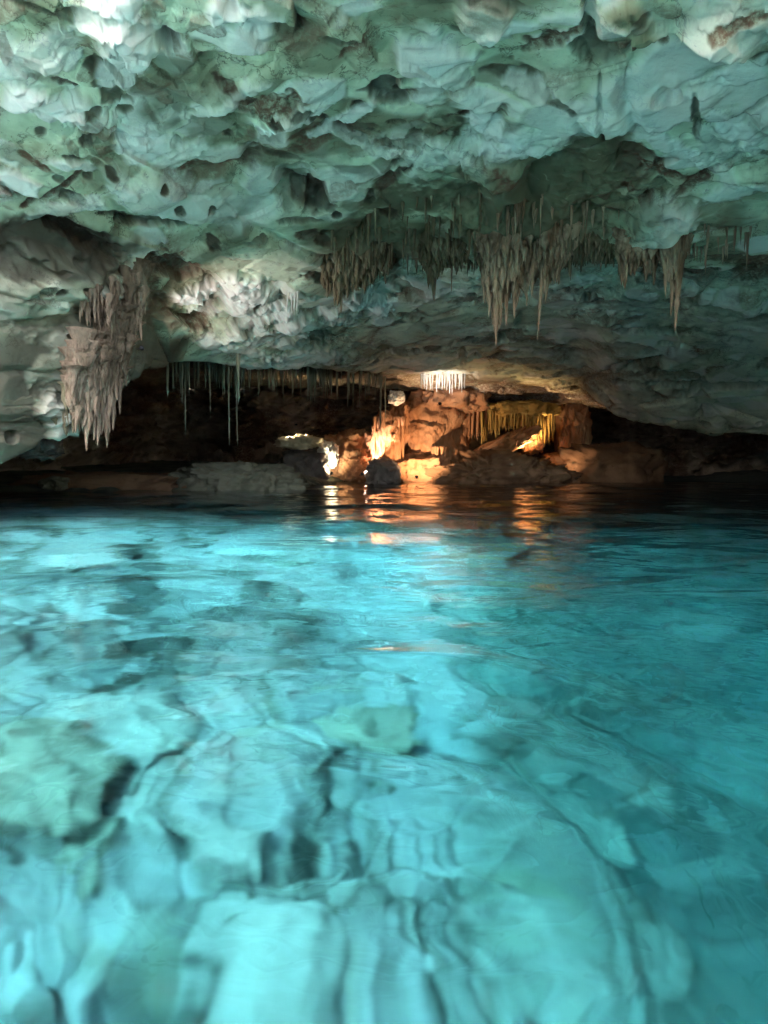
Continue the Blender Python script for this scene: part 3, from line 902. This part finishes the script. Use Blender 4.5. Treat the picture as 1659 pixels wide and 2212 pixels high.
# the drapery on the left mass
cluster('dripstone_curtain', 'pinkish dripstone curtain hanging in front of the dark hollow at the left',
        [(150, 900), (166, 930), (190, 970), (204, 945), (217, 958), (233, 962), (246, 925), (256, 890), (272, 830), (280, 800)], M_DRAPE, 0.22, 460, 7.18, 215, 0, 37, slope=0.0045, ytop=((140, 180, 215, 250, 285), (800, 735, 700, 690, 700)), rr=(0.03, 0.055))
cluster('dripstone_curtain', 'upper fluted curtain of pale dripstone above the left drapery',
        [(235, 700), (250, 740), (262, 790), (278, 780), (300, 730), (312, 690)], M_DRAPE, 0.16, 160, 7.38, 268, 0, 38, slope=0.003, ytop=((230, 270, 315), (620, 575, 590)), rr=(0.03, 0.055))
cluster('dripstone_curtain', 'small curtain of thin drips on the brow above the left drapery',
        [(170, 690), (190, 700), (215, 712), (240, 730), (262, 700)], M_DRAPE, 0.12, 80, 6.92, 215, 0, 39, slope=0.004, ytop=((165, 215, 265), (665, 640, 620)), rr=(0.016, 0.03))
cluster('dripstone_curtain', 'dark greenish dripstone curtain behind the lower left rock edge',
        [(95, 880), (120, 940), (150, 945), (185, 945), (205, 930)], M_STALD, 0.15, 80, 7.05, 150, 0, 40, rr=(0.02, 0.04))

# the ragged fringe
rnd = random.Random(5)
env = lambda X: np.interp(X, [700, 735, 800, 870, 930, 1000, 1050, 1100, 1150, 1200, 1240, 1300, 1345], [630, 650, 630, 600, 620, 590, 620, 640, 640, 610, 590, 585, 560])
bands = [
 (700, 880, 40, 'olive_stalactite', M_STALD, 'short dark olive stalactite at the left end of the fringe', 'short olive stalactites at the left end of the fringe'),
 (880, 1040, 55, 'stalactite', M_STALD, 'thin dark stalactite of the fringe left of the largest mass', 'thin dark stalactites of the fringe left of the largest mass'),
 (1040, 1200, 62, 'stalactite', M_STAL, 'pale brown stalactite hanging above and round the largest mass', 'pale brown stalactites above and round the largest mass'),
 (1200, 1345, 50, 'stalactite', M_STAL, 'pale brown stalactite of the fringe between the two right hand masses', 'pale brown stalactites between the two right hand masses'),
]
for x0, x1, n, nm, mt, lb, gr in bands:
    for i in range(n):
        X = rnd.uniform(x0, x1)
        d = rnd.uniform(7.7, 9.3)
        f = (d - 7.7) / 1.6
        ybase = 440 + f * 110
        Yt = ybase + (env(X) - ybase) * rnd.uniform(0.35, 0.95) * (0.55 + 0.45 * f)
        stalactite(X, Yt, d, rnd.uniform(0.010, 0.034), mt, nm, lb, gr, maxL=rnd.choice((0.2, 0.3, 0.35, 0.5, 0.8)) * rnd.uniform(0.6, 1.0), minL=rnd.uniform(0.10, 0.25))
for X, Yt, d, r, lb in [
 (1168, 731, 8.5, 0.035, 'long single stalactite dropping below the right side of the largest mass'),
 (1075, 500, 7.8, 0.03, 'pale single stalactite high above the largest mass'),
 (550 + 390, 650, 9.2, 0.03, 'dark single stalactite hanging left of centre of the fringe'),
 (975, 632, 9.0, 0.018, 'thin dark stalactite just right of the fused dark block'),
 (1098, 520, 7.9, 0.028, 'pale carrot shaped stalactite above the largest mass')]:
    stalactite(X, Yt, d, r, M_STAL, 'stalactite', lb, None)
for i in range(24):
    X = rnd.uniform(1480, 1620)
    stalactite(X, rnd.uniform(545, 605), rnd.uniform(7.8, 8.4), rnd.uniform(0.012, 0.024), M_STAL, 'stalactite',
               'small pale stalactite in the row at the far right', 'small stalactites in the row at the far right', maxL=rnd.uniform(0.12, 0.4), minL=0.1)
# soda straws in the mouth of the dark hollow
for i in range(170):
    X = rnd.uniform(360, 830)
    d = float(np.interp(X, [360, 600, 830], [9.9, 12.4, 16.0])) + rnd.uniform(0.1, 1.0)
    stalactite(X, rnd.uniform(810, 890), d, rnd.uniform(0.010, 0.02), M_STRAW, 'soda_straw', 'thin greenish soda straw in the dense row over the dark hollow',
               'thin soda straws in the dense row over the dark hollow', maxL=rnd.uniform(0.4, 0.9), minL=0.3, sides=6, rings=5, bend=0.01, power=0.35)
for X, Yt, d, r, lb in [
 (515, 873, 10.4, 0.030, 'thick pale soda straw, the brightest over the dark hollow'),
 (495, 962, 11.2, 0.017, 'longest soda straw hanging almost to the brown bank in the dark hollow'),
 (512, 965, 11.6, 0.014, 'second long soda straw just right of the longest one'),
 (402, 942, 11.0, 0.014, 'faint long soda straw left of the longest ones'),
 (455, 905, 10.8, 0.012, 'thin soda straw between the faint one and the longest one'),
 (822, 935, 16.5, 0.026, 'thin pale soda straw beside the orange flowstone'),
 (832, 905, 16.7, 0.022, 'short pale soda straw above the orange flowstone')]:
    stalactite(X, Yt, d, r, M_STRAW, 'soda_straw', lb, None, sides=7, rings=8, bend=0.01, power=0.35)
# brightly lit white stalactites at the lip
for i, (X, Yt) in enumerate([(910, 832), (916, 838), (922, 842), (928, 840), (934, 836), (943, 846), (950, 820), (955, 826), (961, 840), (966, 844), (971, 850), (977, 854), (985, 832), (993, 842), (998, 848), (1003, 840)]):
    stalactite(X, Yt, 16.45 + 0.15 * rnd.random(), rnd.uniform(0.028, 0.045), M_WHITE, 'white_stalactite', 'brilliant white stalactite in the lamplit row over the orange flowstone',
               'white stalactites in the lamplit row over the orange flowstone', minL=0.35)
for X, Yt in [(622, 684), (629, 690), (636, 686), (643, 678)]:
    stalactite(X, Yt, 9.3, 0.022, M_WHITE, 'white_stalactite', 'tiny bright white stalactite under the pale ledge left of centre', 'tiny bright stalactites under the pale ledge', minL=0.15, maxL=0.3)

# ------------------------------------------------------------------ rocks and lit formations
def blob(name, c, rad, mat, seed, amp=0.18, freq=1.4, flute=0.0, sub=5, rot=0.0, facet=0.3, parent=None, flat=0.0):
    """an irregular stone: displaced sphere with facets, optionally vertical flutes"""
    import bmesh
    bm = bmesh.new()
    bmesh.ops.create_icosphere(bm, subdivisions=sub, radius=1.0)
    co = np.array([v.co[:] for v in bm.verts])
    fc = [[v.index for v in f.verts] for f in bm.faces]
    bm.free()
    rad = np.array(rad, float)
    s = rad.mean()
    p_ = co * (rad / s)
    w, w2, va_, ti_ = worley(p_ * freq + seed * 3.3, seed)
    dsp = amp * fbm(p_ * freq * 1.6 + seed, 7, seed + 5, gain=0.62) * 2.0 + facet * ((va_ - 0.5) * 0.5 + ti_ * 0.5) * (0.4 + 0.6 * sstep(0, 0.3, w2 - w))
    if flute:
        dsp += flute * ridged(p_ * np.array([6, 6, 0.9]) + seed, 3, seed + 9)
    g1, g2, gv, gt = worley(p_ * freq * 3.1 + seed, seed + 2)
    dsp += 0.10 * (gv - 0.5) + 0.12 * gt
    # box the sphere out a little so it does not read as a ball
    cb = np.sign(co) * np.abs(co) ** 0.75
    v_ = cb * rad * (1 + dsp)[:, None]
    if flat:
        v_[:, 2] = np.where(v_[:, 2] > 0, v_[:, 2] * (1 - flat * (co[:, 0] ** 2)), v_[:, 2])
    cr, sr = math.cos(rot), math.sin(rot)
    v_ = np.stack([v_[:, 0] * cr - v_[:, 2] * sr, v_[:, 1], v_[:, 0] * sr + v_[:, 2] * cr], -1)
    o = poly_mesh(name, v_, fc, mat, parent=parent)
    o.location = c
    return o

def span(X0, X1, Y0, Y1, d):
    """centre and half sizes at depth d of a picture box"""
    a_, b_ = P(X0, Y1, d), P(X1, Y0, d)
    return ((a_[0] + b_[0]) / 2, d, (a_[2] + b_[2]) / 2), (abs(b_[0] - a_[0]) / 2, abs(b_[2] - a_[2]) / 2)

# orange flowstone formation in the centre
c0, (hw, hh) = span(858, 1015, 848, 1040, 18.6)
form = bpy.data.objects.new('flowstone_formation', None)
form.location = (c0[0], c0[1], 0)
COL.objects.link(form)
tag(form, 'big bulging orange flowstone formation rising from the water in the centre', 'flowstone')
def rel(c):
    return (c[0] - form.location[0], c[1] - form.location[1], c[2])
blob('bulge', rel(c0), (hw * 0.95, 0.9, hh), M_FLOW, 51, amp=0.16, flute=0.05, parent=form)
c, (a_, b_) = span(884, 962, 900, 1000, 18.0)
blob('smooth_lobe', rel(c), (a_, 0.5, b_), M_FLOW, 52, amp=0.08, facet=0.1, parent=form)
c, (a_, b_) = span(842, 890, 868, 960, 18.1)
blob('fluted_column', rel(c), (a_, 0.45, b_), M_FLOW, 53, amp=0.12, flute=0.18, parent=form)
c, (a_, b_) = span(806, 868, 905, 1035, 17.9)
blob('fluted_column', rel(c), (a_ * 1.05, 0.5, b_ * 1.1), M_FLOW, 54, amp=0.12, flute=0.22, parent=form)
c, (a_, b_) = span(845, 970, 985, 1050, 17.8)
blob('foot', rel(c), (a_, 0.6, b_), M_FLOW, 55, amp=0.2, flute=0.2, parent=form)
c, (a_, b_) = span(905, 1050, 835, 900, 18.5)
blob('brow', rel(c), (a_, 0.9, b_), M_FLOW, 56, amp=0.2, flute=0.1, parent=form)
def curtain(name, X0, X1, Y0, env_, n, d, mat, seed, parent, off=(0, 0), r=(0.03, 0.06), dj=0.25):
    rn = random.Random(seed)
    V, F = [], []
    for i in range(n):
        X = X0 + (X1 - X0) * (i + rn.random()) / n
        dd = d + rn.uniform(-dj, dj)
        Yt = np.interp(X, [e[0] for e in env_], [e[1] for e in env_])
        a = P(X, Y0, dd)
        b = P(X, Y0 + (Yt - Y0) * rn.uniform(0.55, 1.0), dd)
        vs, fs = blob_cone(a[2] - b[2], rn.uniform(*r), seed * 50 + i, 8, 8, 0.02, 0.2, 0.55)
        k = len(V)
        V += [(v[0] + a[0] - off[0], v[1] + dd - off[1], v[2] + a[2]) for v in vs]
        F += [tuple(k + j for j in f) for f in fs]
    return poly_mesh(name, V, F, mat, parent=parent)
fo = (form.location[0], form.location[1])
curtain('drip_curtain', 960, 1050, 880, [(960, 1005), (1000, 990), (1050, 950)], 34, 18.2, M_FLOW, 61, form, fo)
curtain('drip_curtain', 806, 872, 900, [(806, 985), (830, 1020), (872, 1010)], 20, 17.55, M_FLOW, 62, form, fo, dj=0.1)
curtain('drip_curtain', 935, 966, 965, [(935, 1010), (966, 1005)], 10, 17.35, M_FLOW, 67, form, fo, dj=0.1)

gold = bpy.data.objects.new('golden_drapery', None)
gp = P(1100, 885, 18.3)
gold.location = gp
COL.objects.link(gold)
tag(gold, 'golden yellow dripstone drapery glowing under the low ceiling right of the orange flowstone', 'dripstone')
c, (a_, b_) = span(1045, 1195, 868, 905, 18.4)
blob('shelf', (c[0] - gp[0], c[1] - gp[1], c[2] - gp[2]), (a_, 0.6, b_), M_GOLD, 57, amp=0.2, flute=0.1, parent=gold)
cc = curtain('fringe', 1040, 1198, 888, [(1040, 965), (1075, 945), (1110, 935), (1140, 955), (1170, 975), (1198, 960)], 62, 18.1, M_GOLD, 63, gold, (gp[0], gp[1]), r=(0.025, 0.05))
cc.location = (0, 0, -gp[2])

def lone(name, box, d, dy, mat, seed, label, cat='rock', **kw):
    c, (a_, b_) = span(*box, d)
    o = blob(name, c, (a_, dy, b_), mat, seed, **kw)
    tag(o, label, cat)
    return o
lone('flowstone_column', (1205, 1268, 872, 1050), 18.9, 0.5, M_FLOW, 58, 'tall rust orange fluted column at the right end of the lit formations', 'flowstone', flute=0.2, amp=0.12)
lone('rock', (600, 705, 974, 1060), 17.2, 0.6, M_BOULD, 71, 'dark rock standing in the water under the glowing cream ledge', facet=0.4)
lone('glowing_ledge', (603, 692, 942, 968), 17.2, 0.35, M_GOLDW, 72, 'cream white rock ledge lit bright by a hidden lamp left of centre', 'rock', amp=0.25)
lone('flowstone_column', (690, 728, 955, 1010), 17.5, 0.3, M_WHITE, 73, 'short bright cream column between the glowing ledge and the dark boulder', 'flowstone', flute=0.25)
lone('rock', (700, 812, 930, 1045), 18.6, 0.7, M_FLOW, 74, 'rusty rock slope behind the short cream column', flute=0.1)
lone('rock', (735, 800, 975, 1045), 17.9, 0.4, M_FLOW, 75, 'low lumpy orange rock at the waterline left of the big formation', amp=0.25)
lone('boulder', (792, 862, 993, 1062), 16.9, 0.45, M_BOULD, 76, 'black wet boulder at the waterline in front of the orange flowstone', 'boulder', facet=0.45)
lone('rock_mound', (380, 640, 1000, 1112), 12.8, 1.0, M_BANK, 77, 'broad olive grey mound of rock rising from the water left of centre', facet=0.15, amp=0.14, freq=1.3, sub=6)
lone('rock', (940, 1215, 985, 1100), 17.4, 1.0, M_HUMP, 78, 'low dark brown hump of rock at the waterline right of the orange flowstone', flat=0.3, facet=0.4, amp=0.25, freq=1.8, sub=6)
o = lone('rock', (930, 1170, 962, 1002), 18.0, 0.5, M_FLOW, 79, 'long brown slab sloping up to the right below the golden drapery', rot=R(-27) * -1, facet=0.2)
lone('rock', (1120, 1175, 905, 975), 18.9, 0.4, M_FLOW, 80, 'pinkish lit rock tucked behind the golden drapery', flute=0.2)
lone('rock', (1180, 1420, 960, 1090), 18.6, 1.0, M_HUMP, 81, 'dark rock bank between the rust orange column and the right wall', facet=0.25)
lone('rock', (840, 872, 845, 872), 17.0, 0.25, M_WHITE, 82, 'small grey white rock hanging beside the white stalactites', amp=0.3)
lone('rock', (30, 130, 935, 990), 8.6, 0.3, M_BOULD, 83, 'dark broken rock tucked under the left rock edge', facet=0.4)
lone('rock_bank', (40, 440, 1022, 1095), 12.4, 0.8, M_HUMP, 86, 'long low brown bank along the waterline under the dark hollow', 'rock', facet=0.2, amp=0.15, freq=1.4)
lone('rock', (95, 145, 1030, 1062), 11.6, 0.25, M_BANK, 84, 'small pale stone on the left shore by the waterline', facet=0.3)
for X, Yt, w in [(530, 965, 0.05), (560, 985, 0.06), (565, 950, 0.05)]:
    pass

# ------------------------------------------------------------------ rocks lying under water
def under(X, Y, depth):
    """where the sight line through a flat surface reaches the given depth"""
    a = np.array(P(X, Y, 1.0)) - np.array([0, 0, CAM_Z])
    a /= np.linalg.norm(a)
    s = -CAM_Z / a[2]
    hit = np.array([0, 0, CAM_Z]) + a * s
    eta = 1 / 1.333
    ci = -a[2]
    k = math.sqrt(1 - eta * eta * (1 - ci * ci))
    t = eta * a + np.array([0, 0, eta * ci - k])
    return hit + t * (depth / -t[2])
UW = [
 (790, 1560, 0.55, 0.40, 'tall rounded boulder on the pool floor in the centre', 301),
 (845, 1700, 0.30, 0.22, 'dark jagged stone at the foot of the tall central boulder', 302),
 (700, 1740, 0.18, 0.13, 'small stone left of the foot of the central boulder', 303),
 (60, 1720, 0.45, 0.22, 'flat olive boulder on the pool floor at the left edge', 304),
 (270, 1720, 0.42, 0.26, 'pale rounded boulder by the dark crack at the lower left', 305),
 (150, 1830, 0.36, 0.2, 'ragged stone in front of the flat olive boulder at the left', 306),
 (510, 1960, 0.34, 0.12, 'long leaning slab on the pool floor left of the bottom centre', 307),
 (480, 1820, 0.3, 0.12, 'thin slab behind the long leaning slab', 308),
 (1100, 1530, 0.5, 0.3, 'ridged boulder right of the tall central one', 309),
 (1230, 1640, 0.35, 0.2, 'broken stone at the right end of the ridged boulder', 310),
 (1290, 1800, 0.55, 0.35, 'big square edged block in the shaded right half of the pool', 311),
 (1520, 1900, 0.32, 0.12, 'slanting slab to the right of the square edged block', 312),
 (1400, 2120, 0.5, 0.2, 'low stone near the bottom right corner', 313),
 (600, 2160, 0.4, 0.16, 'dark edged stone at the bottom edge left of centre', 314),
 (230, 1560, 0.5, 0.2, 'far low ledge stone on the left of the pool floor', 315),
 (1500, 1350, 0.6, 0.4, 'distant dark stone far off in the right of the pool', 316),
]
for X, Y, s, hgt, lb, sd in UW:
    s, hgt = s * 0.60, hgt * 0.5
    pz = 3.2
    for _ in range(4):
        q_ = under(X, Y, pz)
        pz = -floor_at(q_[0], q_[1]) - hgt * 0.3
    o = blob('submerged_rock', (q_[0], q_[1], -pz), (s, s * 0.75, hgt), M_BEDR if X > 1080 else M_BEDD if sd in (301, 302, 304, 306) else M_BED, sd, amp=0.24, freq=2.0, facet=0.5, sub=5)
    tag(o, lb, 'rock')

# ------------------------------------------------------------------ the cave's lamps
def lamp(X, Y, d, target, watts, color, label, radius=0.06, size=0.045, spot=None, off=None):
    p_ = Vector(P(X, Y, d))
    t_ = Vector(P(*target))
    root = bpy.data.objects.new('flood_lamp', None)
    root.location = p_
    root.rotation_euler = (t_ - p_).to_track_quat('-Z', 'Y').to_euler()
    COL.objects.link(root)
    tag(root, label, 'lamp')
    # housing: a short flared can, open towards -z
    n = 16
    prof = [(0.0, 0.7), (0.5, 0.68), (0.62, 0.55), (0.66, 0.1), (0.9, 0.0), (0.9, -0.12), (0.8, -0.12), (0.8, 0.0), (0.55, 0.12)]
    vs = [(r * size * math.cos(2 * math.pi * m / n), r * size * math.sin(2 * math.pi * m / n), z * size) for r, z in prof for m in range(n)]
    fs = [(k * n + m, k * n + (m + 1) % n, (k + 1) * n + (m + 1) % n, (k + 1) * n + m) for k in range(len(prof) - 1) for m in range(n)]
    poly_mesh('housing', vs, fs, M_METAL, parent=root)
    vs = [(0.54 * size * math.cos(2 * math.pi * m / n), 0.54 * size * math.sin(2 * math.pi * m / n), 0.10 * size) for m in range(n)] + [(0, 0, 0.04 * size)]
    poly_mesh('lens', vs, [(m, (m + 1) % n, n) for m in range(n)], lens_mat(color, 12), parent=root)
    b = []
    for sx in (-1, 1):
        b += [(sx * 0.98 * size, -0.1 * size, 0.3 * size), (sx * 1.05 * size, -0.1 * size, 0.3 * size), (sx * 1.05 * size, 0.1 * size, 0.3 * size), (sx * 0.98 * size, 0.1 * size, 0.3 * size),
              (sx * 0.98 * size, -0.1 * size, 1.3 * size), (sx * 1.05 * size, -0.1 * size, 1.3 * size), (sx * 1.05 * size, 0.1 * size, 1.3 * size), (sx * 0.98 * size, 0.1 * size, 1.3 * size)]
    f = []
    for k in (0, 8):
        f += [(k, k + 1, k + 2, k + 3), (k + 4, k + 7, k + 6, k + 5), (k, k + 4, k + 5, k + 1), (k + 1, k + 5, k + 6, k + 2), (k + 2, k + 6, k + 7, k + 3), (k + 3, k + 7, k + 4, k)]
    b += [(-1.05 * size, -0.1 * size, 1.3 * size), (1.05 * size, -0.1 * size, 1.3 * size), (1.05 * size, 0.1 * size, 1.3 * size), (-1.05 * size, 0.1 * size, 1.3 * size),
          (-1.05 * size, -0.1 * size, 1.4 * size), (1.05 * size, -0.1 * size, 1.4 * size), (1.05 * size, 0.1 * size, 1.4 * size), (-1.05 * size, 0.1 * size, 1.4 * size)]
    k = 16
    f += [(k, k + 1, k + 2, k + 3), (k + 4, k + 7, k + 6, k + 5), (k, k + 4, k + 5, k + 1), (k + 1, k + 5, k + 6, k + 2), (k + 2, k + 6, k + 7, k + 3), (k + 3, k + 7, k + 4, k)]
    poly_mesh('bracket', b, f, M_METAL, smooth=False, parent=root)
    ld = bpy.data.lights.new('lamp_light', 'SPOT')
    ld.energy = watts * 0.8
    ld.color = color
    ld.spot_size = R(spot or 130)
    ld.spot_blend = 0.6
    ld.shadow_soft_size = 0.4 * size
    lo = bpy.data.objects.new('lamp_light', ld)
    lo.parent = root
    lo.location = (0, 0, -0.14 * size)
    COL.objects.link(lo)
    return root
WARM = (1.0, 0.62, 0.34)
PINK = (1.0, 0.74, 0.58)
COOL = (1.0, 0.93, 0.88)
lamp(782, 1024, 17.0, (845, 950, 17.9), 100, PINK, 'small flood lamp low on the rocks left of the black boulder', spot=62)
lamp(900, 1030, 16.2, (925, 895, 18.2), 36, WARM, 'small flood lamp at the foot of the big orange formation', spot=110)
lamp(1148, 1032, 16.9, (1100, 905, 18.2), 40, WARM, 'small lamp glinting at the waterline under the golden drapery', spot=80)
lamp(1150, 985, 17.9, (1110, 895, 18.2), 26, (1.0, 0.66, 0.30), 'small flood lamp behind the low dark hump lighting the golden drapery', spot=140)
lamp(640, 918, 17.2, (640, 955, 17.25), 34, (1.0, 0.82, 0.55), 'small flood lamp over the glowing cream ledge', spot=115)
lamp(716, 1022, 16.9, (708, 980, 17.5), 11, (1.0, 0.85, 0.55), 'small flood lamp at the foot of the short cream column', spot=110)
lamp(950, 872, 16.0, (955, 836, 16.5), 6, COOL, 'small flood lamp under the row of white stalactites', spot=85)
lamp(1236, 1035, 17.2, (1236, 900, 18.9), 7, WARM, 'small flood lamp at the foot of the rust orange column', spot=70)
lamp(306, 752, 7.3, (600, 650, 9.4), 15, (1.0, 0.90, 0.86), 'small lamp added beside the left drapery to brighten the pale ledge', size=0.03, spot=64)  # added spot lamp, brightens the pale ledge
print('stalactites', count[0])
